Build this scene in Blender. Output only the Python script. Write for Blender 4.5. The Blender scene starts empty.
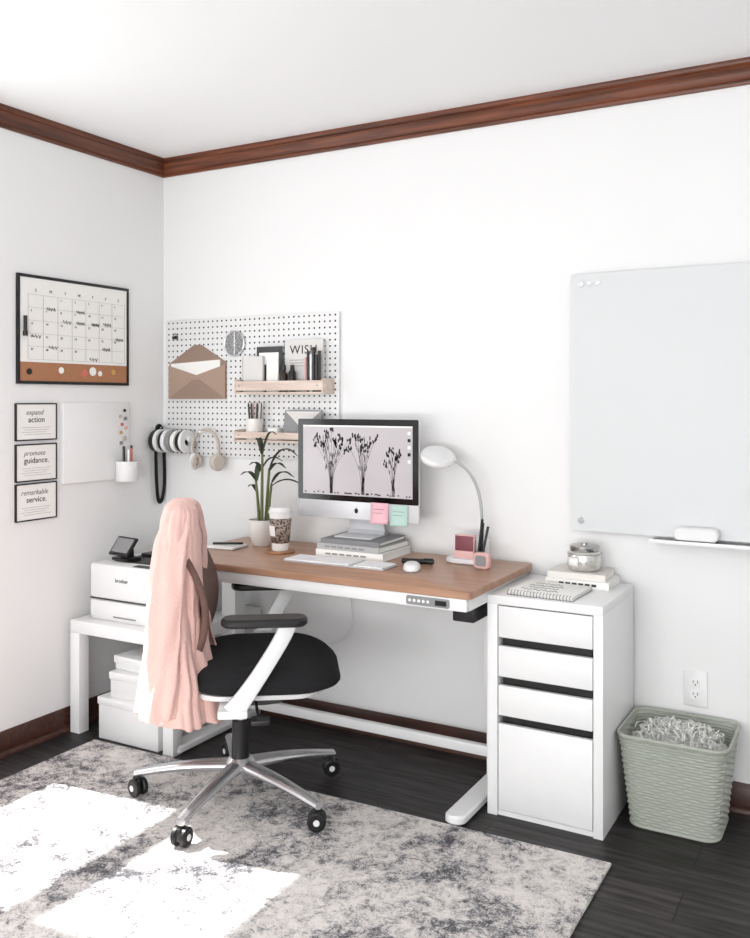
import bpy, bmesh, math, random
from mathutils import Vector, Matrix, noise
random.seed(7)
S=bpy.context.scene
COL=S.collection
pi=math.pi

# ---------------------------------------------------------------- materials
def lin(c):
    c=c/255.0
    return c/12.92 if c<=0.04045 else ((c+0.055)/1.055)**2.4
def rgb(r,g,b): return (lin(r),lin(g),lin(b),1)
MATS={}
def mat(name,col,rough=.5,metal=0,var=.05,scale=30,bump=0,alpha=None,trans=0,emit=0,spec=None,sheen=0):
    if name in MATS: return MATS[name]
    m=bpy.data.materials.new(name); m.use_nodes=True
    nt=m.node_tree; N=nt.nodes; L=nt.links
    b=N['Principled BSDF']
    c=rgb(*col)
    tc=N.new('ShaderNodeTexCoord'); no=N.new('ShaderNodeTexNoise')
    no.inputs['Scale'].default_value=scale; no.inputs['Detail'].default_value=4
    L.new(tc.outputs['Object'],no.inputs['Vector'])
    mx=N.new('ShaderNodeMix'); mx.data_type='RGBA'
    mx.inputs[6].default_value=tuple(x*(1-var) for x in c[:3])+(1,)
    mx.inputs[7].default_value=tuple(min(1,x*(1+var)) for x in c[:3])+(1,)
    L.new(no.outputs['Fac'],mx.inputs[0]); L.new(mx.outputs[2],b.inputs['Base Color'])
    b.inputs['Roughness'].default_value=rough; b.inputs['Metallic'].default_value=metal
    if spec is not None: b.inputs['Specular IOR Level'].default_value=spec
    if trans: b.inputs['Transmission Weight'].default_value=trans
    if sheen: b.inputs['Sheen Weight'].default_value=sheen
    if emit:
        L.new(mx.outputs[2],b.inputs['Emission Color']); b.inputs['Emission Strength'].default_value=emit
    if bump:
        bp=N.new('ShaderNodeBump'); bp.inputs['Strength'].default_value=bump; bp.inputs['Distance'].default_value=.003
        L.new(no.outputs['Fac'],bp.inputs['Height']); L.new(bp.outputs['Normal'],b.inputs['Normal'])
    MATS[name]=m; return m

def wood(name,c1,c2,scale=(1,14,14),rough=.4,rot=0):
    m=bpy.data.materials.new(name); m.use_nodes=True
    nt=m.node_tree;N=nt.nodes;L=nt.links;b=N['Principled BSDF']
    tc=N.new('ShaderNodeTexCoord'); mp=N.new('ShaderNodeMapping'); mp.inputs['Scale'].default_value=scale
    no=N.new('ShaderNodeTexNoise'); no.inputs['Scale'].default_value=3; no.inputs['Detail'].default_value=8; no.inputs['Distortion'].default_value=.6
    cr=N.new('ShaderNodeValToRGB'); cr.color_ramp.elements[0].position=.32; cr.color_ramp.elements[1].position=.68
    cr.color_ramp.elements[0].color=rgb(*c1); cr.color_ramp.elements[1].color=rgb(*c2)
    L.new(tc.outputs['Object'],mp.inputs['Vector']);L.new(mp.outputs[0],no.inputs['Vector']);L.new(no.outputs['Fac'],cr.inputs[0]);L.new(cr.outputs[0],b.inputs['Base Color'])
    b.inputs['Roughness'].default_value=rough
    MATS[name]=m; return m

def floor_mat():
    m=bpy.data.materials.new('dark_plank_floor'); m.use_nodes=True
    nt=m.node_tree;N=nt.nodes;L=nt.links;b=N['Principled BSDF']
    tc=N.new('ShaderNodeTexCoord')
    br=N.new('ShaderNodeTexBrick'); br.inputs['Scale'].default_value=1
    br.inputs['Brick Width'].default_value=1.2; br.inputs['Row Height'].default_value=.15
    br.inputs['Mortar Size'].default_value=.002; br.inputs['Color1'].default_value=rgb(60,56,55); br.inputs['Color2'].default_value=rgb(40,38,38); br.inputs['Mortar'].default_value=rgb(10,9,9)
    L.new(tc.outputs['Object'],br.inputs['Vector'])
    mp=N.new('ShaderNodeMapping'); mp.inputs['Scale'].default_value=(1.5,18,1)
    no=N.new('ShaderNodeTexNoise'); no.inputs['Scale'].default_value=3; no.inputs['Detail'].default_value=8
    L.new(tc.outputs['Object'],mp.inputs['Vector']);L.new(mp.outputs[0],no.inputs['Vector'])
    cr=N.new('ShaderNodeValToRGB'); cr.color_ramp.elements[0].color=(.15,.15,.15,1); cr.color_ramp.elements[1].color=(1.6,1.6,1.6,1)
    cr.color_ramp.elements[0].position=.32; cr.color_ramp.elements[1].position=.68
    L.new(no.outputs['Fac'],cr.inputs[0])
    mx=N.new('ShaderNodeMix'); mx.data_type='RGBA'; mx.blend_type='MULTIPLY'; mx.inputs[0].default_value=1
    L.new(br.outputs['Color'],mx.inputs[6]);L.new(cr.outputs[0],mx.inputs[7]);L.new(mx.outputs[2],b.inputs['Base Color'])
    b.inputs['Roughness'].default_value=.48; b.inputs['Specular IOR Level'].default_value=.35
    return m

def rug_mat():
    m=bpy.data.materials.new('distressed_rug'); m.use_nodes=True
    nt=m.node_tree;N=nt.nodes;L=nt.links;b=N['Principled BSDF']
    tc=N.new('ShaderNodeTexCoord')
    def noise_(s,d,dist=0,ro=.72):
        n=N.new('ShaderNodeTexNoise'); n.inputs['Scale'].default_value=s;n.inputs['Detail'].default_value=d;n.inputs['Distortion'].default_value=dist;n.inputs['Roughness'].default_value=ro
        L.new(tc.outputs['Object'],n.inputs['Vector']); return n
    big=noise_(3.6,4,.6,.6); mid=noise_(24,9,.5,.85); fine=noise_(210,3)
    a=N.new('ShaderNodeMath');a.operation='MULTIPLY_ADD';a.inputs[1].default_value=.55
    L.new(big.outputs['Fac'],a.inputs[0]);L.new(mid.outputs['Fac'],a.inputs[2])
    a2=N.new('ShaderNodeMath');a2.operation='MULTIPLY_ADD';a2.inputs[1].default_value=.40
    L.new(fine.outputs['Fac'],a2.inputs[0]);L.new(a.outputs[0],a2.inputs[2])
    mr=N.new('ShaderNodeMapRange'); mr.inputs[1].default_value=.80; mr.inputs[2].default_value=1.12
    L.new(a2.outputs[0],mr.inputs[0])
    cr=N.new('ShaderNodeValToRGB'); e=cr.color_ramp.elements
    e[0].position=.0;e[0].color=rgb(74,74,78); e[1].position=1.0;e[1].color=rgb(226,221,217)
    x=e.new(.28);x.color=rgb(112,111,114); x=e.new(.45);x.color=rgb(168,165,165); x=e.new(.62);x.color=rgb(204,199,196)
    L.new(mr.outputs[0],cr.inputs[0]);L.new(cr.outputs[0],b.inputs['Base Color'])
    b.inputs['Roughness'].default_value=.95; b.inputs['Specular IOR Level'].default_value=.1
    bp=N.new('ShaderNodeBump');bp.inputs['Strength'].default_value=.22;bp.inputs['Distance'].default_value=.003
    L.new(fine.outputs['Fac'],bp.inputs['Height']);L.new(bp.outputs['Normal'],b.inputs['Normal'])
    return m

def sleeve_mat():
    m=bpy.data.materials.new('printed_cup_sleeve'); m.use_nodes=True
    nt=m.node_tree;N=nt.nodes;L=nt.links;b=N['Principled BSDF']
    tc=N.new('ShaderNodeTexCoord'); vo=N.new('ShaderNodeTexVoronoi'); vo.inputs['Scale'].default_value=110
    L.new(tc.outputs['Object'],vo.inputs['Vector'])
    cr=N.new('ShaderNodeValToRGB'); e=cr.color_ramp.elements
    e[0].position=.42;e[0].color=rgb(78,66,62);e[1].position=.56;e[1].color=rgb(160,144,134)
    L.new(vo.outputs['Distance'],cr.inputs[0]);L.new(cr.outputs[0],b.inputs['Base Color']);b.inputs['Roughness'].default_value=.7
    return m

def peg_mat():
    m=bpy.data.materials.new('pegboard_white_perforated'); m.use_nodes=True
    nt=m.node_tree;N=nt.nodes;L=nt.links;b=N['Principled BSDF']
    tc=N.new('ShaderNodeTexCoord'); sp=N.new('ShaderNodeSeparateXYZ'); L.new(tc.outputs['Object'],sp.inputs[0])
    def M(op,a,b2=None,v=None):
        n=N.new('ShaderNodeMath');n.operation=op
        L.new(a,n.inputs[0])
        if b2 is not None: L.new(b2,n.inputs[1])
        elif v is not None: n.inputs[1].default_value=v
        return n.outputs[0]
    def cell(o):
        k=M('DIVIDE',o,v=.0254); k=M('FRACT',M('ADD',k,v=100.0)); k=M('SUBTRACT',k,v=.5); return M('MULTIPLY',k,k)
    d=M('SQRT',M('ADD',cell(sp.outputs['X']),cell(sp.outputs['Z'])))
    lt=M('LESS_THAN',d,v=.17)
    mx=N.new('ShaderNodeMix');mx.data_type='RGBA';mx.inputs[6].default_value=rgb(226,226,226);mx.inputs[7].default_value=rgb(20,20,20)
    L.new(lt,mx.inputs[0]);L.new(mx.outputs[2],b.inputs['Base Color']);b.inputs['Roughness'].default_value=.5
    return m

WALL=mat('wall_paint_white',(232,232,232),.9,var=.01,scale=3)
CEIL=mat('ceiling_paint_white',(249,249,249),.95,var=.005,scale=3)
FLOOR=floor_mat(); RUG=rug_mat(); PEG=peg_mat()
CROWN=wood('crown_red_wood',(72,36,20),(124,68,42),(1,20,20),.4)
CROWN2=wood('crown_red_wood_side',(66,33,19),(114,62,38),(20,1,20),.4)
BASEW=wood('baseboard_dark_wood',(46,24,16),(78,42,30),(2,20,20),.4)
TOPW=wood('walnut_desktop',(158,118,94),(182,141,115),(1.2,12,12),.35)
COASTW=wood('coaster_wood',(140,95,60),(176,126,88),(6,20,20),.5)
PALEW=wood('pale_birch',(200,180,168),(222,206,194),(2,20,20),.5)
WHITE=mat('white_lacquer',(234,234,234),.35,var=.01)
WPLAS=mat('white_plastic',(226,226,226),.4,var=.015)
WMET=mat('white_powdercoat',(232,232,232),.4,var=.01)
LAMPW=mat('lamp_white',(222,222,222),.3,var=.01)
NECK=mat('lamp_neck_grey',(170,171,174),.35,var=.02)
PAPER=mat('paper_white',(236,235,232),.8,var=.02,scale=60)
BLACK=mat('black_plastic',(16,16,17),.4,var=.1)
BFAB=mat('black_fabric',(30,30,32),.95,var=.3,scale=300,bump=.3,spec=.3)
BLK=mat('black_frame',(12,12,12),.35,var=.05)
INK=mat('ink_black',(22,22,22),.8,var=.05)
GREYI=mat('ink_grey',(120,120,120),.8,var=.05)
DARKG=mat('dark_grey',(58,58,60),.5,var=.05)
MIDG=mat('mid_grey',(136,136,138),.5,var=.05)
KCASE=mat('keyboard_case',(190,191,193),.4,.1,var=.02)
KEYW=mat('keycap_white',(244,244,244),.5,var=.01)
ALU=mat('aluminium',(205,206,208),.28,1,var=.03)
BASEM=mat('polished_base',(214,214,216),.22,.85,var=.03)
ALUM=mat('satin_silver_body',(214,215,218),.3,.25,var=.01)
CHROME=mat('chrome',(225,225,228),.12,1,var=.02)
KRAFT=mat('kraft_paper',(146,124,110),.85,var=.1,scale=120)
KRAFTD=mat('kraft_paper_front',(164,140,124),.85,var=.1,scale=120)
CORK=mat('cork',(168,118,86),.9,var=.25,scale=250,bump=.3)
PINK=mat('pink_wool',(238,196,187),.98,var=.10,scale=260,bump=1.0,sheen=.2,spec=.1)
MESHB=mat('brown_mesh',(108,82,74),.9,var=.35,scale=400,bump=.3)
SCREEN=mat('screen_picture',(178,173,176),.3,var=.12,scale=5,emit=.15)
SILH=mat('screen_silhouette',(50,45,49),.4,var=.2)
BEZEL=mat('screen_bezel',(12,12,13),.12,var=.02)
STPINK=mat('sticky_pink',(230,180,190),.8,var=.02)
STTEAL=mat('sticky_teal',(180,208,199),.8,var=.02)
LEAF=mat('leaf_green',(46,56,38),.45,var=.35,scale=40)
STEM=mat('stem_green',(96,104,62),.6,var=.2,scale=40)
SOIL=mat('soil_dark',(50,38,30),.95,var=.4,scale=120)
CERAM=mat('ceramic_white',(224,220,216),.3,var=.02)
SLEEVE=sleeve_mat()
BASKET=mat('sage_plastic',(164,168,158),.55,var=.05)
SHRED=mat('shredded_paper',(230,230,226),.85,var=.04,scale=200)
GLASSB=mat('frosted_glass_board',(211,213,214),.45,var=.005,scale=2,spec=.4)
JAR=mat('mercury_glass_jar',(205,203,198),.12,.6,var=.4,scale=90,bump=.5)
SILV=mat('silver_foil',(180,178,175),.25,.95,var=.15,scale=60)
MAROON=mat('maroon_pink_card',(122,64,74),.5,var=.1)
ROSE=mat('rose_plastic',(214,172,168),.4,var=.03)
BEIGE=mat('beige_plastic',(190,180,170),.45,var=.04)
AMBER=mat('amber_bottle',(38,26,20),.15,var=.1)
TAN=mat('tan_tape',(190,156,120),.6,var=.05)
YEL=mat('gold_accent',(196,152,84),.5,var=.05)
REDC=mat('coral_magnet',(200,110,98),.5,var=.05)

# ---------------------------------------------------------------- mesh helpers
def T(x,y,z): return Matrix.Translation((x,y,z))
def R(a,d): return Matrix.Rotation(math.radians(d),4,a)
def mv(M,v): return (M@Vector(v)) if M is not None else Vector(v)
def box(b,x0,x1,y0,y1,z0,z1,bev=0,M=None,seg=2):
    if x0>x1:x0,x1=x1,x0
    if y0>y1:y0,y1=y1,y0
    vs=[b.verts.new(mv(M,p)) for p in [(x0,y0,z0),(x1,y0,z0),(x1,y1,z0),(x0,y1,z0),(x0,y0,z1),(x1,y0,z1),(x1,y1,z1),(x0,y1,z1)]]
    fs=[b.faces.new([vs[i] for i in f]) for f in [(3,2,1,0),(4,5,6,7),(0,1,5,4),(1,2,6,5),(2,3,7,6),(3,0,4,7)]]
    if bev:
        es=list({e for f in fs for e in f.edges})
        bmesh.ops.bevel(b,geom=es,offset=bev,segments=seg,affect='EDGES',profile=.5)
def rings(b,RS,cap0=True,cap1=True,closed=True,loop=False):
    rv=[[b.verts.new(p) for p in r] for r in RS]
    n=len(rv[0]); k=len(rv)
    for i in range(k if loop else k-1):
        a=rv[i];c=rv[(i+1)%k]
        for j in range(n if closed else n-1):
            j2=(j+1)%n
            b.faces.new((a[j],a[j2],c[j2],c[j]))
    if closed and not loop:
        if cap0: b.faces.new(list(reversed(rv[0])))
        if cap1: b.faces.new(rv[-1])
def lathe(b,prof,seg=28,M=None,cap0=True,cap1=True):
    RS=[[mv(M,(max(r,1e-4)*math.cos(2*pi*j/seg),max(r,1e-4)*math.sin(2*pi*j/seg),z)) for j in range(seg)] for r,z in prof]
    rings(b,RS,cap0,cap1)
def cyl(b,c,r,h,axis='Z',seg=24):
    M=T(*c)
    if axis=='X': M=M@R('Y',90)
    if axis=='Y': M=M@R('X',90)
    lathe(b,[(r*.96,-h/2),(r,-h/2+r*.04),(r,h/2-r*.04),(r*.96,h/2)],seg,M)
def torus(b,c,R0,r,axis='Z',seg=32,s2=8,sc=(1,1)):
    M=T(*c)
    if axis=='X': M=M@R('Y',90)
    if axis=='Y': M=M@R('X',90)
    RS=[]
    for i in range(seg):
        a=2*pi*i/seg
        RS.append([mv(M,((R0+r*math.cos(t))*math.cos(a)*sc[0],(R0+r*math.cos(t))*math.sin(a)*sc[1],r*math.sin(t))) for t in [2*pi*k/s2 for k in range(s2)]])
    rings(b,RS,loop=True)
def spl(P,n=8,closed=False):
    P=[Vector(p) for p in P]; out=[]
    m=len(P)
    for i in range(m if closed else m-1):
        if closed: p0,p1,p2,p3=P[i-1],P[i],P[(i+1)%m],P[(i+2)%m]
        else: p0=P[max(i-1,0)];p1=P[i];p2=P[i+1];p3=P[min(i+2,m-1)]
        for k in range(n):
            t=k/n
            out.append(.5*((2*p1)+(-p0+p2)*t+(2*p0-5*p1+4*p2-p3)*t*t+(-p0+3*p1-3*p2+p3)*t**3))
    if not closed: out.append(P[-1])
    return out
def tube(b,P,r,seg=8,closed=False,flat=(1,1),up=None,M=None):
    P=[Vector(p) for p in P]; n=len(P); RS=[]
    prev=None
    for i in range(n):
        if closed: t=P[(i+1)%n]-P[i-1]
        else: t=P[min(i+1,n-1)]-P[max(i-1,0)]
        if t.length<1e-9: t=Vector((0,0,1))
        t.normalize()
        if up is not None: s=t.cross(Vector(up))
        elif prev is None:
            s=t.cross(Vector((0,0,1)) if abs(t.z)<.9 else Vector((1,0,0)))
        else: s=prev-t*prev.dot(t)
        s.normalize(); prev=s; w=t.cross(s)
        rr=r[i] if isinstance(r,(list,tuple)) else r
        RS.append([mv(M,P[i]+s*(rr*flat[0]*math.cos(a))+w*(rr*flat[1]*math.sin(a))) for a in [2*pi*k/seg for k in range(seg)]])
    rings(b,RS,loop=closed)
def rrect(x0,y0,x1,y1,r,n=5):
    o=[]
    for cx,cy,a0 in [(x1-r,y1-r,0),(x0+r,y1-r,90),(x0+r,y0+r,180),(x1-r,y0+r,270)]:
        for k in range(n+1):
            a=math.radians(a0+90*k/n); o.append((cx+r*math.cos(a),cy+r*math.sin(a)))
    return o
def prism(b,pts,z0,z1,M=None,bev=0):
    if bev:
        cx=sum(p[0] for p in pts)/len(pts);cy=sum(p[1] for p in pts)/len(pts)
        wx=max(p[0] for p in pts)-min(p[0] for p in pts);wy=max(p[1] for p in pts)-min(p[1] for p in pts)
        sx=1-2*bev/wx;sy=1-2*bev/wy
        ins=[(cx+(p[0]-cx)*sx,cy+(p[1]-cy)*sy) for p in pts]
        L=[(ins,z0),(pts,z0+bev),(pts,z1-bev),(ins,z1)]
    else: L=[(pts,z0),(pts,z1)]
    rings(b,[[mv(M,(p[0],p[1],z)) for p in q] for q,z in L])
XZ=Matrix(((1,0,0,0),(0,0,-1,0),(0,1,0,0),(0,0,0,1)))
def grid(b,f,nu,nv):
    V=[[b.verts.new(f(i/nu,j/nv)) for i in range(nu+1)] for j in range(nv+1)]
    for j in range(nv):
        for i in range(nu): b.faces.new((V[j][i],V[j][i+1],V[j+1][i+1],V[j+1][i]))

def tag(o,label,cat,group=None,kind=None):
    if label:o['label']=label
    if cat:o['category']=cat
    if group:o['group']=group
    if kind:o['kind']=kind
def E(name,label,cat,loc=(0,0,0),rz=0,group=None,rot=None):
    o=bpy.data.objects.new(name,None); o.empty_display_size=.05
    o.location=loc; o.rotation_euler=rot if rot else (0,0,math.radians(rz)); COL.objects.link(o)
    tag(o,label,cat,group); return o
def mk(name,m,fn,parent=None,loc=(0,0,0),rot=(0,0,0),label=None,cat=None,group=None,kind=None,solid=0,flat=False,subd=0):
    b=bmesh.new(); fn(b)
    bmesh.ops.recalc_face_normals(b,faces=b.faces)
    me=bpy.data.meshes.new(name); b.to_mesh(me); b.free()
    if not flat:
        me.polygons.foreach_set('use_smooth',[True]*len(me.polygons)); me.set_sharp_from_angle(angle=math.radians(38))
    me.materials.append(m)
    o=bpy.data.objects.new(name,me); COL.objects.link(o)
    o.location=loc;o.rotation_euler=rot
    if parent: o.parent=parent
    tag(o,label,cat,group,kind)
    if solid:
        s=o.modifiers.new('s','SOLIDIFY');s.thickness=solid;s.offset=0
    if subd:
        s=o.modifiers.new('d','SUBSURF');s.levels=subd;s.render_levels=subd
    return o
def text(s,size,m,parent,loc,rot=(pi/2,0,0),align='CENTER',name='lettering',ext=.0004,sx=1,shear=0,sp=1):
    c=bpy.data.curves.new('t','FONT');c.body=s;c.size=size;c.align_x=align;c.align_y='CENTER';c.extrude=ext;c.shear=shear;c.space_character=sp;c.resolution_u=3
    t=bpy.data.objects.new('t',c);COL.objects.link(t)
    dg=bpy.context.evaluated_depsgraph_get();me=bpy.data.meshes.new_from_object(t.evaluated_get(dg))
    bpy.data.objects.remove(t)
    me.materials.clear();me.materials.append(m)
    o=bpy.data.objects.new(name,me);COL.objects.link(o);o.parent=parent;o.location=loc;o.rotation_euler=rot;o.scale=(sx,1,1)
    return o

H=2.425
# ---------------------------------------------------------------- room
mk('floor',FLOOR,lambda b:box(b,-.05,4.6,-5.1,.1,-.08,0),kind='structure',label='dark grey wood plank floor')
mk('ceiling',CEIL,lambda b:box(b,-.05,4.6,-5.1,.1,H,H+.08),kind='structure',label='plain white ceiling')
mk('wall_back',WALL,lambda b:box(b,-.05,4.5,0,.1,0,H),kind='structure',label='white painted wall behind the desk')
WY0,WY1,WZ0,WZ1=-1.66,-1.00,.585,2.24
def wl(b):
    box(b,-.05,0,WY1,0,0,H);box(b,-.05,0,-5.0,WY0,0,H);box(b,-.05,0,WY0,WY1,0,WZ0);box(b,-.05,0,WY0,WY1,WZ1,H)
mk('wall_left',WALL,wl,kind='structure',label='white painted side wall with a window')
mk('wall_right',WALL,lambda b:box(b,4.5,4.6,-5.0,0,0,H),kind='structure',label='white painted wall')
def wf(b):
    box(b,0,.7,-5.1,-5.0,0,H);box(b,3.9,4.5,-5.1,-5.0,0,H);box(b,.7,3.9,-5.1,-5.0,0,.5);box(b,.7,3.9,-5.1,-5.0,2.2,H)
mk('wall_front',WALL,wf,kind='structure',label='white painted wall with a wide window')
mk('window_1',WMET,lambda b:box(b,-.035,-.015,WY0,WY1,1.39,1.53),kind='structure',label='white sash window with a middle rail')
def win2(b):
    box(b,.7,.76,-5.08,-5.02,.5,2.2);box(b,3.84,3.9,-5.08,-5.02,.5,2.2);box(b,2.27,2.33,-5.08,-5.02,.56,2.14);box(b,.76,3.84,-5.08,-5.02,.5,.56);box(b,.76,3.84,-5.08,-5.02,2.14,2.2)
mk('window_2',WMET,win2,kind='structure',label='wide white framed window')
CP=[(0,H-.078),(.008,H-.078),(.011,H-.073),(.011,H-.066),(.007,H-.063),(.012,H-.058),(.016,H-.044),(.024,H-.030),(.030,H-.024),(.028,H-.020),(.033,H-.016),(.035,H-.008),(.035,H),(0,H)]
mk('trim_1',CROWN,lambda b:rings(b,[[Vector((x,-o,z)) for o,z in CP] for x in (0,4.5)]),kind='structure',label='red-brown wooden crown moulding')
mk('trim_2',CROWN2,lambda b:rings(b,[[Vector((o,y,z)) for o,z in CP] for y in (-.0,-5.0)]),kind='structure',label='red-brown wooden crown moulding')
BP=[(0,0),(.026,0),(.026,.010),(.020,.018),(.014,.020),(.014,.074),(.009,.084),(.006,.092),(0,.092)]
mk('baseboard_back',BASEW,lambda b:rings(b,[[Vector((x,-o,z)) for o,z in BP] for x in (0,4.5)]),kind='structure',label='dark stained wooden baseboard')
mk('baseboard_left',BASEW,lambda b:rings(b,[[Vector((o,y,z)) for o,z in BP] for y in (-.0,-5.0)]),kind='structure',label='dark stained wooden baseboard')

# ---------------------------------------------------------------- rug
mk('area_rug',RUG,lambda b:prism(b,[(.2,-3.4),(2.195,-3.4),(2.195,-.555),(.2,-.605)],0.0005,.012,bev=.003),label='distressed grey and ivory area rug on dark floor',cat='rug')

# ---------------------------------------------------------------- desk
dk=E('standing_desk','white height-adjustable desk with a walnut-look top',"desk",(1.12,-.3,0))
DX,DY=-1.12,.3
mk('tabletop',TOPW,lambda b:prism(b,rrect(.48,-.585,1.773,-.012,.018,6),.718,.742,T(DX,DY,0),bev=.002),dk,label='walnut-look wooden tabletop')
mk('front_drawer',WMET,lambda b:(box(b,.50+DX,1.757+DX,-.578+DY,-.56+DY,.677,.7175,.004)),dk,label='shallow white drawer front with control panel')
def frm(b):
    box(b,1.742+DX,1.759+DX,-.56+DY,-.03+DY,.677,.7175,.003)
    box(b,.495+DX,.512+DX,-.56+DY,-.03+DY,.677,.7175,.003)
    box(b,.505+DX,1.75+DX,-.05+DY,-.03+DY,.677,.7175,.003)
    box(b,.505+DX,1.75+DX,-.56+DY,-.05+DY,.700,.712)
mk('frame',WMET,frm,dk)
mk('motor_housing',BLACK,lambda b:box(b,1.655+DX,1.732+DX,-.46+DY,-.11+DY,.615,.70,.006),dk,label='black motor housing')
for x in (.545,1.70):
    def lg(b,x=x):
        box(b,x-.035+DX,x+.035+DX,-.215+DY,-.15+DY,.33,.70,.004)
        box(b,x-.029+DX,x+.029+DX,-.209+DY,-.156+DY,.03,.34,.004)
    mk('leg',WMET,lg,dk)
    mk('foot',WMET,lambda b:prism(b,rrect(x-.035+DX,-.560+DY,x+.035+DX,-.03+DY,.034,6),.003,.032,bev=.006),dk)
mk('crossbar',WMET,lambda b:box(b,.575+DX,1.67+DX,-.195+DY,-.17+DY,.085,.122,.004),dk)
cpn=mk('control_panel',MIDG,lambda b:prism(b,rrect(1.55+DX,.683,1.70+DX,.711,.006,4),.578-DY,.5815-DY,XZ),dk,label='grey control panel with display and ports')
mk('panel_display',BLK,lambda b:(box(b,1.652+DX,1.69+DX,-.583+DY,-.5812+DY,.689,.705),),cpn)
for i in range(5): mk('panel_button',WHITE,lambda b:cyl(b,(1.563+.016*i+DX,-.582+DY,.697),.005,.002,'Y',12),cpn)
mk('power_cord',WPLAS,lambda b:tube(b,spl([(-.10,.26,.69),(-.105,.268,.55),(-.10,.27,.44),(-.14,.27,.37),(-.23,.268,.34),(-.33,.265,.36),(-.45,.262,.42)],8),.0035,6),dk)

# ---------------------------------------------------------------- drawer cabinet
cb=E('drawer_cabinet','white drawer unit with dark slot pulls beside the desk','cabinet',(1.944,-.22,0))
x0,x1,y0,y1=-.184,.190,-.198,.188
CH=.705
def carc(b):
    box(b,x0,x0+.034,y0,y1,0,CH-.028,.0015);box(b,x1-.03,x1,y0,y1,0,CH-.028,.0015)
    box(b,x0,x1,y0-.002,y1,CH-.0285,CH,.0015)
    box(b,x0+.034,x1-.03,y1-.01,y1,.02,.672);box(b,x0+.034,x1-.03,y0+.01,y1-.01,.0,.016)
mk('body',WHITE,carc,cb)
zs=[(.571,.672),(.446,.544),(.322,.418),(.02,.295)]
for i,(a,c) in enumerate(zs):
    d=mk('drawer',WHITE,lambda b:(box(b,x0+.037,x1-.033,y0+.002,y0+.02,a,c,.002)),cb,label='white drawer front' )
    mk('slot_shade',BLK,lambda b:box(b,x0+.045,x1-.041,y0+.024,y1-.02,a+.002,c+(.024 if i else -.002)),d,label='black filler box standing in for shade in the slot')  # black colour paints the shade of the unlit carcass behind the slots

# ---------------------------------------------------------------- side table
st=E('side_table','low square white side table in the corner holding a printer','side table',(.302,-.302,0))
mk('tabletop',WHITE,lambda b:box(b,-.27,.27,-.272,.272,.40,.45,.002),st)
for sx in(-1,1):
    for sy in(-1,1):
        mk('leg',WHITE,lambda b:box(b,sx*.27,sx*.22,sy*.272,sy*.222,0,.3995,.001),st)

# printer
pr=E('laser_printer','compact white laser printer on the white side table','printer',(.268,-.32,.4505))
def prb(b):
    box(b,-.185,.185,-.20,.20,.085,.225,.012)
    box(b,-.18,.18,-.195,.195,.0,.086,.006)
mk('body',WPLAS,prb,pr)
mk('paper_tray',WPLAS,lambda b:(box(b,-.178,.178,-.204,-.19,.012,.08,.005)),pr)
mk('tray_handle',MIDG,lambda b:box(b,-.05,.07,-.2065,-.203,.018,.024,.001),pr)
mk('seam',DARKG,lambda b:box(b,-.183,.183,-.2008,-.15,.083,.087),pr)
mk('output_tray',BLACK,lambda b:(box(b,-.12,.14,-.13,.14,.222,.2275,.003),box(b,-.10,.12,.0,.13,.225,.24,.004)),pr,label='black paper output slot')
mk('control_strip',DARKG,lambda b:box(b,.04,.17,-.19,-.155,.2235,.2275,.002),pr)
text('brother',.022,DARKG,pr,(-.010,-.2012,.165))
tb=E('card_terminal','small black device with a tilted screen on the printer','device',(.185,-.425,.6795),-8)
mk('stand',BLACK,lambda b:(box(b,-.045,.045,-.035,.045,0,.012,.003),box(b,-.03,.03,-.005,.02,.01,.045,.003)),tb)
sc=mk('housing',BLACK,lambda b:box(b,-.06,.06,-.008,.004,-.04,.045,.003),tb,loc=(0,-.01,.052),rot=(math.radians(-38),0,0))
mk('display',MIDG,lambda b:box(b,-.05,.05,-.0095,-.008,-.028,.036),sc,label='grey display')

def sbox(x,y,z,w,d,h,label,rz=0):
    e=E('storage_box',label,'box',(x,y,z),rz,group='white storage boxes under the side table')
    mk('box_body',WPLAS,lambda b:(box(b,-w/2,w/2,-d/2,d/2,0,h-.02,.004)),e)
    mk('lid',WHITE,lambda b:box(b,-w/2-.004,w/2+.004,-d/2-.004,d/2+.004,h-.03,h,.004),e)
sbox(.335,-.38,.0,.31,.37,.165,'white lidded storage box on the floor')
sbox(.345,-.38,.1655,.25,.33,.10,'smaller white lidded box stacked on another box',3)
sbox(.35,-.375,.266,.24,.30,.055,'flat white lidded box on top of a stack',-3)

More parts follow.
